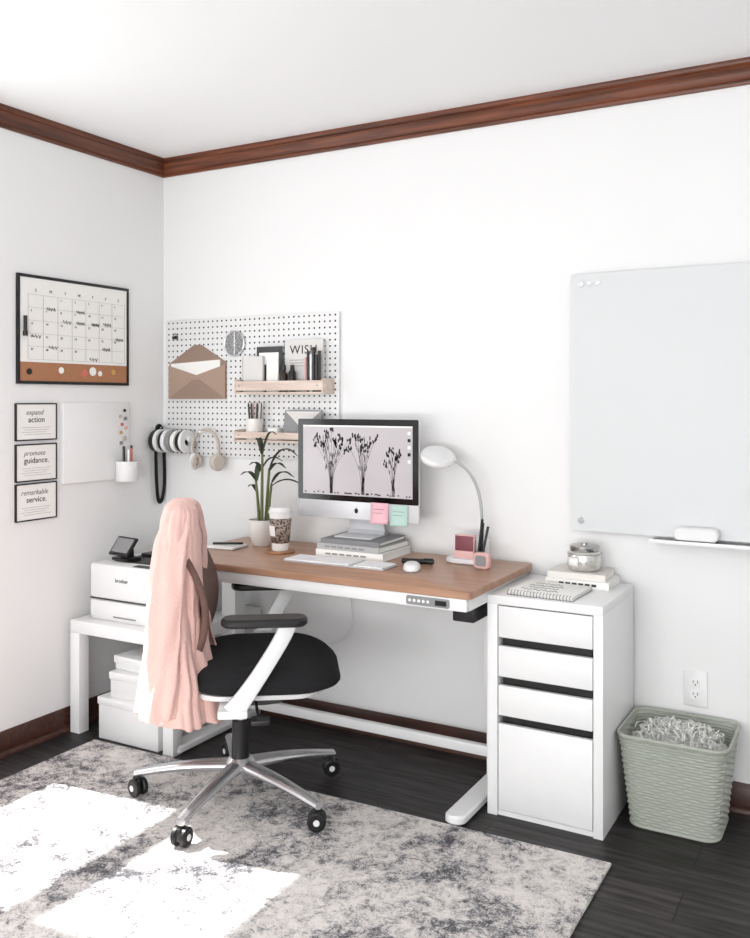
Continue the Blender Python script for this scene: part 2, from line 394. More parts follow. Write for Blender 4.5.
# ---------------------------------------------------------------- chair
ch=E('office_chair','white-framed swivel office chair with black seat at the desk','office chair',(1.015,-.74,.012),35)
mk('hub',BASEM,lambda b:lathe(b,[(.0,.075),(.04,.075),(.048,.09),(.048,.125),(.035,.14),(.0,.14)],24),ch)
for k in range(5):
    a=math.radians(171+72*k)
    M=Matrix.Rotation(a,4,'Z')
    def lg(b):
        RS=[]
        for t in range(9):
            f=t/8; r=.03+f*.325; z=.112-.037*f+.008*math.sin(pi*f); w=.030-.012*f;h=.021-.009*f
            RS.append([mv(M,(r,w*math.cos(q),z+h*math.sin(q))) for q in [2*pi*j/12 for j in range(12)]])
        rings(b,RS)
    mk('base_leg',BASEM,lg,ch)
    ca=math.radians(171+72*k+40*((k*37)%5-2)/2)
    cx,cy=.345*math.cos(a),.345*math.sin(a)
    M2=T(cx,cy,0)@Matrix.Rotation(ca,4,'Z')
    def cst(b):
        for s in(-1,1):
            lathe(b,[(0,-.009),(.024,-.009),(.029,-.005),(.029,.005),(.024,.009),(0,.009)],20,M2@T(0,s*.0155,.0292)@R('X',90))
        box(b,-.012,.022,-.009,.009,.02,.058,.003,M2)
        cyl(b,(cx,cy,.063),.008,.03)
    c=mk('caster',BLACK,cst,ch)
    mk('axle_cap',WPLAS,lambda b:lathe(b,[(0,-.0265),(.009,-.0265),(.010,-.025),(.010,.025),(.009,.0265),(0,.0265)],14,M2@T(0,0,.0292)@R('X',90)),c)
mk('gas_column',BLACK,lambda b:lathe(b,[(0,.12),(.030,.12),(.027,.26),(.025,.262),(0,.262)],20),ch)
mk('piston',ALU,lambda b:cyl(b,(0,0,.30),.014,.12),ch)
mk('tilt_mechanism',DARKG,lambda b:(rings(b,[[Vector((p[0],p[1],z)) for p in rrect(-x_,-w_,x_+.03,w_,.02)] for x_,w_,z in((.07,.06,.325),(.11,.085,.338),(.125,.095,.390))])),ch,label='grey tilt mechanism')
mk('tilt_lever',BLACK,lambda b:(tube(b,spl([(.05,-.06,.360),(.06,-.18,.352),(.07,-.24,.345)],4),.005,8),box(b,.045,.10,-.285,-.235,.338,.352,.003)),ch)
def loft(b,L): rings(b,[[Vector((p[0],p[1],z)) for p in q] for q,z in L])
mk('seat_pan',WPLAS,lambda b:loft(b,[(rrect(-.12,-.19,.21,.19,.09),.384),(rrect(-.14,-.228,.27,.228,.10),.396),(rrect(-.145,-.236,.298,.236,.12),.412)]),ch)
def seat(b):
    L=[]
    for ins,z in[(.012,.412),(.000,.420),(-.005,.436),(-.005,.452),(.004,.470),(.022,.483),(.055,.490),(.11,.491)]:
        L.append([Vector((p[0],p[1],z-.024*max(0,(p[0]-.14)/.17)**2*min(1,(z-.412)/.05)+.006*(abs(p[1])/.24)**2*(1 if z>.48 else 0))) for p in rrect(-.155+ins,-.243+ins,.320-ins,.243-ins,.14-ins*.4,8)])
    rings(b,L)
mk('seat',BFAB,seat,ch,label='black upholstered seat cushion')
def xb(z):
    t=(z-.46)/(.93-.46); return -.175+.078*math.sin(min(1,max(0,t*1.15))*pi)*.9-.030*t
def brest(b):
    def f(u,v):
        z=.50+v*.42; w=.205*min(1,(1-abs(2*v-1)**6)**.4*.98+.02) if 0<v<1 else .205*.55
        uu=(u*2-1); return Vector((xb(z)+.022*uu*uu,uu*w,z))
    grid(b,f,16,22)
mk('backrest',MESHB,brest,ch,solid=.020,label='brown mesh backrest')
mk('back_support',WPLAS,lambda b:tube(b,spl([(-.07,0,.375),(-.17,0,.385),(-.225,0,.44),(-.215,0,.55),(-.165,0,.66)],6),.02,10,flat=(1.5,.7)),ch)
for s in(-1,1):
    def arm(b):
        Pc=[Vector((v.x,v.y)) for v in spl([(.158,.642,0),(.135,.590,0),(.080,.500,0),(.025,.420,0),(-.010,.375,0)],6)]
        yA=s*.268; RS=[]
        n=len(Pc)
        for i,p in enumerate(Pc):
            f=i/(n-1); t=(Pc[min(i+1,n-1)]-Pc[max(i-1,0)]).normalized(); nx,nz=-t.y,t.x
            w=.027-.003*math.sin(pi*f)+.008*f**3; th=.013
            q=[]
            for k in range(12):
                a=2*pi*k/12; ca_,sa_=math.cos(a),math.sin(a)
                uu=w*math.copysign(abs(ca_)**.55,ca_); vv=th*math.copysign(abs(sa_)**.55,sa_)
                q.append(Vector((p.x+nx*uu,yA+vv,p.y+nz*uu)))
            RS.append(q)
        rings(b,RS)
        box(b,-.055,.035,s*.06,s*.284,.358,.384,.006)
    mk('arm_support',WPLAS,arm,ch)
    mk('armrest',BLACK,lambda b:prism(b,rrect(-.045,s*.268-.042,.215,s*.268+.042,.035,6),.636,.662,bev=.007),ch,label='black armrest pad')

# ---------------------------------------------------------------- coat
ct=E('wool_coat','pale pink wool coat draped over the office chair back','coat',(1.015,-.74,.012),35)
def lerp(tab,z):
    for (za,a),(zb,c) in zip(tab,tab[1:]):
        if za>=z>=zb:
            t=(za-z)/(za-zb); t=t*t*(3-2*t); return a+(c-a)*t
    return tab[-1][1] if z<tab[-1][0] else tab[0][1]
xr=[(1.0,-.230),(.94,-.246),(.8,-.262),(.6,-.280),(.25,-.330)]
xf=[(1.0,-.150),(.94,-.135),(.85,-.124),(.7,-.122),(.56,-.110),(.42,-.080),(.25,-.055)]
bt=[(1.0,.07),(.965,.13),(.90,.20),(.84,.226),(.6,.234),(.25,.246)]
def coat(b):
    def f(u,v):
        ph=math.radians(-168+336*u)
        hem=.318+.020*math.cos(ph)+.040*noise.noise(Vector((ph*1.6,3.3,1.0)))+.010*noise.noise(Vector((ph*5,7.3,1.0)))
        z=.990-(v**1.15)*(.990-hem)
        k=min(1,math.sqrt(max(0,v)/.05)) if v<.05 else 1
        a0,c0=lerp(xr,z),lerp(xf,z)
        cx=(a0*.97+c0)/1.97; aa=(cx-a0)
        bb=lerp(bt,z)
        am=min(1,.35+v*1.2)
        n1=noise.noise(Vector((ph*2.2+.6*v,v*.9,2.0)))
        n2=noise.noise(Vector((ph*4.6-.9*v,v*1.3,5.0)))
        n3=noise.noise(Vector((ph*10+.8*v,v*3.0,9.0)))
        fold=(.025*n1+.020*n2+.004*n3)*am
        fold=max(-.015,fold)
        wr=.004*noise.noise(Vector((ph*2+6*v,v*12-2*ph,3.0)))
        sx=math.copysign(abs(math.cos(ph))**.8,math.cos(ph)); sy=math.copysign(abs(math.sin(ph))**.85,math.sin(ph))
        aa=aa*k+fold+wr; bb=bb*(.25+.75*k)+fold+wr
        return Vector((cx-aa*sx,-bb*sy,z))
    grid(b,f,220,90)
mk('coat_body',PINK,coat,ct,solid=.007)
def ridge(b):
    L=[]
    for i in range(25):
        t=-1+2*i/24; y=t*.10; w=.042*(1-.35*t*t); h=.020*(1-.6*t*t)
        L.append([Vector((-.188+w*math.cos(q)+.010*noise.noise(Vector((t*3,q,1))),y,.976-.018*t*t+h*math.sin(q)+.008*noise.noise(Vector((t*4,q*1.5,4))))) for q in [2*pi*j/20 for j in range(20)]])
    rings(b,L)
mk('collar',PINK,ridge,ct)
for s in(-1,1):
    def slv(b):
        C=spl([(-.19,s*.14,.935),(-.20,s*.212,.86),(-.203,s*.242,.74),(-.210,s*.254,.60),(-.222,s*.260,.47),(-.232,s*.264,.36)],12)
        L=[]
        for i,c in enumerate(C):
            f=i/(len(C)-1); rx=.038+.020*math.sin(pi*min(1,f*1.2+.1))*.6+.012*f; ry=.019+.004*f
            L.append([Vector((c.x+(rx+.018*noise.noise(Vector((math.cos(q)*1.3,math.sin(q)*1.3,f*3+s))))*math.cos(q)+.004*noise.noise(Vector((f*8,1,s))),c.y+(ry+.015*noise.noise(Vector((math.cos(q)*1.6+4,math.sin(q)*1.6,f*4+s))))*math.sin(q),c.z)) for q in [2*pi*j/40 for j in range(40)]])
        rings(b,L)
    mk('sleeve',PINK,slv,ct)

# ---------------------------------------------------------------- basket
BX,BY=2.308,-.168
bk=E('waste_basket','woven-look sage grey plastic basket beside the cabinet','basket',(BX,BY,0))
def bring(f,off=0,n=352):
    hx=.132+.029*f+off; hy=.112+.032*f+off
    pts=rrect(-hx,-hy,hx,hy,.045,8)
    P=[Vector((p[0],p[1],0)) for p in pts]
    ls=[0]
    for i in range(len(P)): ls.append(ls[-1]+(P[(i+1)%len(P)]-P[i]).length)
    out=[];i=0
    for k in range(n):
        d=ls[-1]*k/n
        while ls[i+1]<d: i+=1
        t=(d-ls[i])/max(1e-9,ls[i+1]-ls[i]); out.append(P[i].lerp(P[(i+1)%len(P)],t))
    return out
def bsk(b):
    L=[]; rows=30; sub=4
    for i in range(rows*sub+1):
        f=i/(rows*sub); row=i//sub; ph=(i%sub)/sub
        base=bring(f); z=.003+f*.283; q=[]
        for k,p in enumerate(base):
            d=p.normalized()
            amp=.0020*math.sin(2*pi*k/16+(pi if row%2 else 0))*math.sin(pi*ph)+.0030*math.sin(pi*ph)-.0012
            q.append(Vector((p.x+d.x*amp,p.y+d.y*amp,z)))
        L.append(q)
    rings(b,L,cap0=True,cap1=False)
mk('woven_wall',BASKET,bsk,bk,solid=.003)
mk('rim',BASKET,lambda b:tube(b,[p+Vector((0,0,.289)) for p in bring(1.0,.003,88)],.0055,8,closed=True,flat=(1,1.1)),bk)
mk('lower_rim',BASKET,lambda b:tube(b,[p+Vector((0,0,.272)) for p in bring(.97,.003,88)],.003,8,closed=True),bk)
mk('base_ring',BASKET,lambda b:tube(b,[p+Vector((0,0,.006)) for p in bring(.0,.001,88)],.005,8,closed=True),bk)
def shr(b):
    def f(u,v):
        a=2*pi*u; r=v
        cx=math.copysign(abs(math.cos(a))**.6,math.cos(a));cy=math.copysign(abs(math.sin(a))**.6,math.sin(a))
        return Vector((.141*r*cx,.123*r*cy,.235+.04*(1-r*r)+.008*math.sin(9*a)*r*(1-r)*2))
    grid(b,f,40,8)
    for i in range(680):
        a=random.uniform(0,2*pi); r=math.sqrt(random.random())*.93
        x=.136*r*math.copysign(abs(math.cos(a))**.7,math.cos(a)); y=.118*r*math.copysign(abs(math.sin(a))**.7,math.sin(a)); z=.245+.04*(1-r*r)+random.uniform(0,.022)
        th=random.uniform(0,2*pi);l=random.uniform(.02,.05);w=.0018;cv=random.uniform(-.012,.014);sd=random.uniform(-.012,.012)
        A=[];nn=5
        for k in range(nn):
            t=k/(nn-1)-.5
            px=x+math.cos(th)*l*t-math.sin(th)*sd*(4*t*t-1); py=y+math.sin(th)*l*t+math.cos(th)*sd*(4*t*t-1); pz=z+cv*(1-4*t*t)
            px=max(-.145,min(.145,px));py=max(-.125,min(.125,py))
            A.append((b.verts.new((px-math.sin(th)*w,py+math.cos(th)*w,pz)),b.verts.new((px+math.sin(th)*w,py-math.cos(th)*w,pz+random.uniform(-.002,.002)))))
        for k in range(nn-1): b.faces.new((A[k][0],A[k][1],A[k+1][1],A[k+1][0]))
mk('shredded_paper',SHRED,shr,None,loc=(BX,BY,0),label='heap of white shredded paper filling the basket',cat='shredded paper',kind='stuff')

# outlet
ol=E('wall_outlet','white duplex power outlet on the wall','outlet',(2.33,0,.375))
mk('cover_plate',WPLAS,lambda b:prism(b,rrect(-.038,-.06,.038,.06,.005,4),0,.006,XZ,bev=.002),ol)
for z in(-.02,.02):
    sk=mk('socket',WHITE,lambda b:prism(b,rrect(-.017,z-.014,.017,z+.014,.010,5),.006,.008,XZ),ol)
    mk('slot',DARKG,lambda b:(box(b,-.008,-.006,-.0084,-.0078,z-.002,z+.008),box(b,.006,.008,-.0084,-.0078,z-.002,z+.008),cyl(b,(0,-.0082,z-.007),.0025,.0006,'Y',10)),sk)

# ---------------------------------------------------------------- glass board
gb=E('glass_whiteboard','large frosted glass dry-erase board on the wall','whiteboard',(2.517,-.001,1.322))
mk('glass_panel',GLASSB,lambda b:prism(b,rrect(-.6,-.448,.6,.448,.006,3),.022,.028,XZ),gb)
for px in(-.565,.565):
    for pz in(-.412,.412):
        mk('standoff',CHROME,lambda b:(cyl(b,(px,-.016,pz),.008,.032,'Y'),cyl(b,(px,-.030,pz),.011,.005,'Y')),gb,label='chrome wall standoff')
mk('pen_tray',WMET,lambda b:(box(b,-.32,.35,-.085,0,-.463,-.458,.001),box(b,-.32,.35,-.087,-.083,-.463,-.451,.001)),gb,label='thin white pen tray')
er=E('board_eraser','white rounded board eraser on the pen tray','eraser',(2.342,-.055,.8645))
mk('eraser_body',WPLAS,lambda b:prism(b,rrect(-.07,.006,.07,.050,.02,6),-.024,.024,XZ,bev=.005),er)
mk('felt_pad',DARKG,lambda b:box(b,-.062,.062,-.022,.022,0,.008,.001),er,label='dark felt pad')
for i,x in enumerate((1.972,2.002)):
    mk('board_magnet',CHROME,lambda b:cyl(b,(0,-.003,0),.008,.006,'Y'),None,loc=(x+.01,-.0292,1.735),label='small round silver magnet on the glass board',cat='magnet',group='silver magnets on the glass board')

# ---------------------------------------------------------------- left wall items
def LW(name,label,cat,y,z,group=None): return E(name,label,cat,(0,y,z),90,group)
cal=LW('wall_calendar','black-framed dry-erase calendar with a cork strip','calendar',-.520,1.603)
hw,hh=.290,.211
def fr(b,hw,hh,t,d):
    box(b,-hw,hw,-d,0,hh-t,hh,.001);box(b,-hw,hw,-d,0,-hh,-hh+t,.001);box(b,-hw,-hw+t,-d,0,-hh+t,hh-t,.001);box(b,hw-t,hw,-d,0,-hh+t,hh-t,.001)
mk('frame',BLK,lambda b:fr(b,hw,hh,.012,.012),cal,label='black wooden frame')
pan=mk('calendar_panel',PAPER,lambda b:box(b,-hw+.012,hw-.012,-.009,-.001,-hh+.085,hh-.012),cal,label='white calendar panel')
mk('cork_strip',CORK,lambda b:box(b,-hw+.012,hw-.012,-.009,-.001,-hh+.012,-hh+.085),cal,label='brown cork strip')
def gl(b):
    X0,X1,Z0,Z1=-.24,.265,-.115,.135
    for i in range(8):
        x=X0+(X1-X0)*i/7; box(b,x-.0003,x+.0003,-.0096,-.0089,Z0,Z1)
    for j in range(6):
        z=Z0+(Z1-Z0)*j/5; box(b,X0,X1,-.0096,-.0089,z-.0003,z+.0003)
mk('grid_lines',GREYI,gl,pan)
for i,s in enumerate('SMTWTFS'): text(s,.016,INK,pan,(-.204+.0721*i,-.0097,.152))
for j in range(5):
    for i in range(7):
        k=j*7+i-1
        if 1<=k<=30: text(str(k),.012,INK,pan,(-.228+.0721*i,-.0097,.123-.05*j),align='LEFT')
for (x,z,n) in[(-.13,.09,3),(.02,.09,3),(.10,.045,4),(.165,.05,3),(.02,.045,3),(-.2,-.02,2),(.235,-.01,3),(.16,-.055,3),(-.12,-.06,2),(.09,-.10,2),(-.05,.045,2)]:
    mk('handwriting',INK,lambda b:tube(b,[(x-.022+.044*t/(n*6),-.0098,z-.006+.006*math.sin(t*1.7)+.003*math.sin(t*2.9)) for t in range(n*6+1)],.0010,5),pan)
mk('marker_pen',BLK,lambda b:(cyl(b,(-.258,-.016,.02),.007,.06,'Z',14),cyl(b,(-.258,-.016,-.018),.009,.018,'Z',14)),cal,label='black marker clipped to calendar')
for i,(x,m,r) in enumerate([(-.235,BLK,.012),(-.08,PAPER,.013),(.04,REDC,.016),(.085,PAPER,.018),(.125,PAPER,.011),(.20,YEL,.012)]):
    mk('round_sticker',m,lambda b:cyl(b,(x,-.0105,-hh+.048+.008*(i%2)),r,.003,'Y',20),cal)

W3=[(('expand','action'),1.2455),(('promote','guidance.'),1.088),(('remarkable','service.'),.9365)]
for (a,c),z in W3:
    p=LW('framed_print','thin black frame with printed motivational words','framed print',-.718,z,'framed word prints on the wall')
    mk('frame',BLK,lambda b:fr(b,.098,.0725,.005,.010),p)
    pp=mk('print_paper',PAPER,lambda b:box(b,-.093,.093,-.007,-.001,-.0675,.0675),p)
    text(a,.028,GREYI,pp,(-.01,-.0075,.036),shear=.3)
    text(c,.032,INK,pp,(0,-.0075,.008))
    mk('fine_print',GREYI,lambda b:[box(b,-.07+.01*(k%2),.07-.012*((k*7)%3),-.0076,-.0069,-.022-.009*k,-.0210-.009*k) for k in range(4)],pp)

mb=LW('magnetic_board','frameless white magnetic board on the wall','board',-.409,1.155)
mk('panel',WPLAS,lambda b:prism(b,rrect(-.183,-.165,.183,.165,.006,4),0,.012,XZ,bev=.002),mb)
for i,(x,z,m,r) in enumerate([(.150,.13,BLK,.006),(.125,.105,BEIGE,.008),(.155,.095,GREYI,.008),(.135,.07,REDC,.007),(.158,.055,ROSE,.008),(.128,.035,YEL,.007),(.15,.01,BEIGE,.011),(.13,-.01,MIDG,.008)]):
    mk('round_magnet',m,lambda b:cyl(b,(0,-.003,0),r,.006,'Y',18),None,loc=(.0122,-.409+x,1.155+z),rot=(0,0,pi/2),label='small round decorative magnet on the white board',cat='magnet',group='decorative magnets on the white board')
pc=E('magnetic_pen_cup','white magnetic cup holding markers on the wall board','pen cup',(.0125,-.292,.985),90)
mk('cup',WPLAS,lambda b:(lathe(b,[(.0,0),(.045,0),(.047,.005),(.048,.085),(.044,.085),(.043,.008),(.0,.008)],28,T(0,-.049,0))),pc)
for i,(dx,dy,m,h) in enumerate([(-.02,-.05,BLK,.14),(.0,-.04,WPLAS,.135),(.02,-.055,DARKG,.142),(.01,-.065,REDC,.13),(-.012,-.07,WPLAS,.125)]):
    mk('marker_pen',m,lambda b:cyl(b,(0,0,h/2),.0055,h,'Z',12),None,loc=(.0125-dy,-.292+dx,.994),label='dry-erase marker standing in the wall cup',cat='marker',group='markers in the wall cup')

sh=LW('lanyard','black fabric strap looped over a wall hook','strap',-.048,1.205)
mk('hook',CHROME,lambda b:(cyl(b,(0,-.014,0),.004,.028,'Y',10),cyl(b,(0,-.002,0),.012,.004,'Y',14)),sh)
mk('strap',BFAB,lambda b:tube(b,spl([(0,-.017,.006),(.022,-.017,-.02),(.030,-.018,-.12),(.032,-.019,-.25),(.015,-.02,-.325),(-.008,-.02,-.325),(-.018,-.019,-.25),(-.022,-.018,-.12),(-.018,-.017,-.02)],8,True),.0085,8,closed=True,flat=(.5,1.3)),sh)

# ---------------------------------------------------------------- pegboard
pb=mk('pegboard',PEG,lambda b:(box(b,-.462,.462,-.0,.012,-.305,.305,.001)),None,loc=(.489,-.014,1.385),label='white perforated pegboard mounted on the wall',cat='pegboard')
YB=-.0142
def shelf(name,xa,xb_,z,lip,label):
    s=E(name,label,'shelf',((xa+xb_)/2,YB,z)); w=(xb_-xa)/2
    mk('shelf_board',PALEW,lambda b:box(b,-w,w,-.085,0,0,.008,.001),s)
    mk('front_rail',PALEW,lambda b:box(b,-w,w,-.091,-.083,.014,.014+lip,.002),s)
    for q in(-1,1):
        mk('end_panel',PALEW,lambda b:box(b,q*w,q*(w+.006),-.091,0,0,.022+lip,.002),s)
        mk('rivet',MIDG,lambda b:cyl(b,(q*(w-.02),-.092,.014+lip/2),.003,.003,'Y',10),s)
shelf('pegboard_shelf',.495,.925,1.355,.040,'pale wooden shelf with front rail on the pegboard')
shelf('pegboard_shelf',.492,.895,1.155,.028,'slim pale wooden shelf lower on the pegboard')
en=E('kraft_envelope','open kraft paper envelope with white letters on pegboard','envelope',(.215,YB,1.335))
mk('envelope_back',KRAFT,lambda b:prism(b,[(-.162,.0),(.162,.0),(.162,.160),(.02,.240),(-.02,.240),(-.162,.160)],.0,.005,XZ),en)
mk('letter',PAPER,lambda b:prism(b,[(-.15,.02),(.13,.02),(.13,.172),(-.15,.158)],.005,.009,XZ),en,label='white letter inside')
mk('envelope_front',KRAFTD,lambda b:(prism(b,[(-.162,0),(.162,0),(.162,.15),(.0,.105),(-.162,.15)],.009,.0125,XZ)),en)
mk('envelope_seam',KRAFT,lambda b:(prism(b,[(-.160,0.001),(.160,0.001),(.02,.085),(-.02,.085)],.0125,.0145,XZ)),en)
mk('binder_clip',BLACK,lambda b:(box(b,-.014,.014,-.010,0,0,.013,.002),torus(b,(0,-.005,.019),.007,.0012,'Y',16,6)),None,loc=(.085,YB,1.605),label='small black binder clip on the pegboard',cat='clip')
dc=E('wire_dish','round silver wire dish hung on the pegboard','wall dish',(.425,YB,1.575))
mk('rim',ALU,lambda b:torus(b,(0,-.008,0),.052,.004,'Y',36,8),dc)
mk('plate',MIDG,lambda b:(cyl(b,(0,-.004,0),.05,.008,'Y',32),),dc)
mk('wire_pattern',ALU,lambda b:[tube(b,[(0,-.009,0),(.052*math.cos(a),-.009,.052*math.sin(a))],.0015,6) for a in[2*pi*i/12 for i in range(12)]]+[torus(b,(0,-.009,0),.034,.002,'Y',36,6),torus(b,(0,-.009,0),.018,.002,'Y',28,6)],dc)

z1=1.3635
def book_up(name,x,w,h,t,y,m,label,rz=0):
    e=E(name,label,'book',(x,y,z1),rz)
    mk('cover',m,lambda b:(box(b,-w/2,w/2,-t/2,-t/2+.002,0,h),box(b,-w/2,w/2,t/2-.002,t/2,0,h),box(b,-w/2,-w/2+.002,-t/2,t/2,0,h)),e)
    mk('pages',PAPER,lambda b:box(b,-w/2+.002,w/2-.003,-t/2+.002,t/2-.002,.003,h-.003),e)
    return e
GC=mat('book_cover_grey',(212,210,208),.6,var=.02)
bw=book_up('paperback_book',.800,.19,.215,.012,-.040,GC,'pale book with WISH on its cover on the shelf')
text('WISH',.050,INK,bw,(0,-.0068,.172),sp=1.15)
mk('cover_band',GREYI,lambda b:[box(b,-.07,.07,-.0066,-.0059,.130-.012*k,.132-.012*k) for k in range(3)],bw)
b2=book_up('magazine',.632,.125,.19,.010,-.050,DARKG,'dark magazine with white cover band standing on the shelf')
mk('cover_band',PAPER,lambda b:(box(b,-.050,.050,-.0056,-.0049,.115,.165),),b2)
b3=book_up('card_pack',.560,.105,.15,.012,-.066,GC,'small pale booklet standing on the shelf')
b4=book_up('card_pack',.66,.06,.13,.008,-.067,PAPER,'small white card pack standing on the shelf')
bo=E('dropper_bottle','small dark amber bottle on the pegboard shelf','bottle',(.722,-.076,z1))
mk('glass',AMBER,lambda b:lathe(b,[(0,0),(.016,0),(.018,.003),(.018,.072),(.010,.084),(.008,.088),(0,.088)],20),bo)
mk('cap',BLACK,lambda b:lathe(b,[(0,.088),(.0105,.088),(.0105,.108),(.006,.111),(.005,.132),(0,.134)],16),bo)
bo=E('dropper_bottle','small black bottle on the pegboard shelf','bottle',(.765,-.076,z1))
mk('glass',BLACK,lambda b:lathe(b,[(0,0),(.014,0),(.015,.003),(.015,.080),(.009,.09),(.008,.11),(0,.111)],20),bo)
for i,(x,m,h) in enumerate([(.830,ROSE,.14),(.845,BLACK,.165),(.858,WPLAS,.15),(.871,BLACK,.18),(.885,DARKG,.15),(.898,BLACK,.165)]):
    mk('fine_marker',m,lambda b:(cyl(b,(0,0,h/2),.0055,h,'Z',10),cyl(b,(0,0,h-.02),.0062,.04,'Z',10)),None,loc=(x,-.078,z1),label='slim pen standing on the pegboard shelf',cat='pen',group='pens on the pegboard shelf')
z2=1.1635
cp=E('pencil_cup','small white cup of pencils on the lower pegboard shelf','pencil cup',(.560,-.058,z2))
mk('cup',CERAM,lambda b:lathe(b,[(0,0),(.034,0),(.036,.004),(.038,.088),(.035,.088),(.033,.006),(0,.006)],24),cp)
for i in range(9):
    a=i*2.4; m=[WPLAS,ROSE,DARKG,TAN,WPLAS,BLACK,PALEW,BLACK,DARKG][i]
    mk('pencil',m,lambda b:(cyl(b,(0,0,.07),.004,.14,'Z',8),lathe(b,[(.004,.14),(.001,.15)],8)),None,loc=(.560+.017*math.cos(a),-.058+.017*math.sin(a),z2+.0065),rot=(math.radians(-4*math.sin(a)),math.radians(5*math.cos(a)),0),label='pencil standing in the white cup',cat='pencil',group='pencils in the cup')
gc=mk('greeting_card',MIDG,lambda b:prism(b,[(-.09,0),(.09,0),(.09,.125),(-.09,.125)],0,.006,XZ),None,loc=(.80,-.062,z2),rot=(math.radians(-9),0,0),label='grey patterned card leaning on the lower shelf',cat='card')
mk('card_flap',GC,lambda b:prism(b,[(-.085,.12),(.085,.12),(0,.05)],.0062,.0075,XZ),gc)
mk('sticky_pad',PAPER,lambda b:box(b,-.025,.025,-.02,.02,0,.05,.002),None,loc=(.665,-.055,z2),label='small white paper cube on the shelf',cat='note pad')
tr=E('tape_rail','white rail holding rolls of tape on pegboard','tape holder',(.12,YB,1.16))
mk('rod',WMET,lambda b:(cyl(b,(0,-.065,0),.007,.20,'X',12),),tr)
for q in(-1,1): mk('bracket',WMET,lambda b:box(b,q*.098,q*.104,-.075,0,-.012,.012,.002),tr)
for i,(x,m,r,w) in enumerate([(.037,BLACK,.050,.020),(.062,WPLAS,.052,.018),(.085,BLACK,.046,.016),(.108,WPLAS,.052,.020),(.134,MIDG,.05,.020),(.160,PAPER,.048,.020),(.186,BLACK,.046,.016),(.206,WPLAS,.05,.014)]):
    def tp(b):
        ri=.0195
        L=[(ri,-w/2),(r,-w/2),(r,w/2),(ri,w/2)]
        M=R('Y',90)
        rings(b,[[mv(M,(rr*math.cos(2*pi*j/36),rr*math.sin(2*pi*j/36),z)) for j in range(36)] for rr,z in L],loop=True)
    mk('tape_roll',m,tp,None,loc=(x,YB-.065,1.16-.0124),label='roll of tape hanging on the rail',cat='tape roll',group='tape rolls on the rail')
hp=E('headphones','beige over-ear headphones hanging on a pegboard hook','headphones',(.300,YB,1.20))
mk('hook',WMET,lambda b:(cyl(b,(0,-.045,-.008),.005,.09,'Y',10),cyl(b,(0,-.003,-.008),.018,.006,'Y',16)),hp)
mk('headband',BEIGE,lambda b:tube(b,spl([(-.070,-.05,-.13),(-.074,-.05,-.08),(-.055,-.05,-.025),(0,-.05,.002),(.055,-.05,-.025),(.074,-.05,-.08),(.070,-.05,-.13)],8),.006,8,flat=(1.0,1.7),up=(0,1,0)),hp)
for s in(-1,1):
    mk('ear_cup',WPLAS if s<0 else BEIGE,lambda b:lathe(b,[(0,-.012),(.028,-.012),(.034,-.006),(.034,.008),(.028,.014),(0,.014)],24,T(s*.066,-.05,-.14)@R('Z',s*-25)@R('Y',90)@Matrix.Diagonal((1.1,.9,1,1))),hp)
    mk('ear_pad',BEIGE,lambda b:torus(b,(s*.050,-.05,-.14),.024,.009,'X',24,8),hp)

# ---------------------------------------------------------------- monitor & desk items
DZ=.7425
def hb(name,x,y,z,w,d,h,m,label,rz=0,group=None):
    e=E(name,label,'book',(x,y,z),rz,group)
    mk('cover',m,lambda b:(box(b,-w/2,w/2,-d/2,d/2,0,.003),box(b,-w/2,w/2,-d/2,d/2,h-.003,h),box(b,-w/2,w/2,-d/2,-d/2+.003,.003,h-.003)),e)
    mk('pages',PAPER,lambda b:box(b,-w/2+.004,w/2-.004,-d/2+.003,d/2-.004,.003,h-.003),e)
    return e
g='large books under the computer'
k1=hb('hardcover_book',1.150,-.155,DZ,.285,.235,.028,PAPER,'thick white hardcover book under the computer',1,group=g)
k2=hb('hardcover_book',1.148,-.155,DZ+.0285,.27,.23,.022,mat('book_grey',(174,174,174),.6,var=.02),'light grey hardcover book in the stack',-2,group=g)
k3=hb('hardcover_book',1.146,-.153,DZ+.051,.25,.215,.016,mat('book_dark',(128,128,130),.6,var=.03),'grey hardcover book on top of the stack',1.5,group=g)
for k,zz in((k1,.014),(k2,.011)): mk('spine_title',MIDG,lambda b:[box(b,-.10+.03*i,-.078+.03*i,-.1192 if k is k1 else -.1167,-.1150,zz-.003,zz+.003) for i in range(6)],k)
im=E('desktop_computer','silver all-in-one computer with black bezel on stacked books','computer',(1.132,-.135,DZ+.0675),0)
cz0,cz1=.876-.81,1.257-.81
mk('housing',ALUM,lambda b:prism(b,rrect(-.264,cz0,.264,cz1,.008,4),.036,.048,XZ,bev=.002),im,label='silver aluminium housing')
mk('rear_shell',ALUM,lambda b:rings(b,[[Vector((p[0],-y,p[1])) for p in rrect(-.26*s,(cz0+cz1)/2-.185*s,.26*s,(cz0+cz1)/2+.185*s,.02*s)] for s,y in((1,.037),(.8,.022),(.4,.012))]),im)
chin=cz0+.068
bz=mk('bezel',BEZEL,lambda b:prism(b,rrect(-.264,chin,.264,cz1,.006,4),.048,.0495,XZ),im,label='black glass bezel')
sx0,sx1,sz0,sz1=-.240,.240,chin+.022,cz1-.024
scn=mk('screen',SCREEN,lambda b:box(b,sx0,sx1,-.0503,-.0495,sz0,sz1),im,label='lit screen showing grey flower photograph')
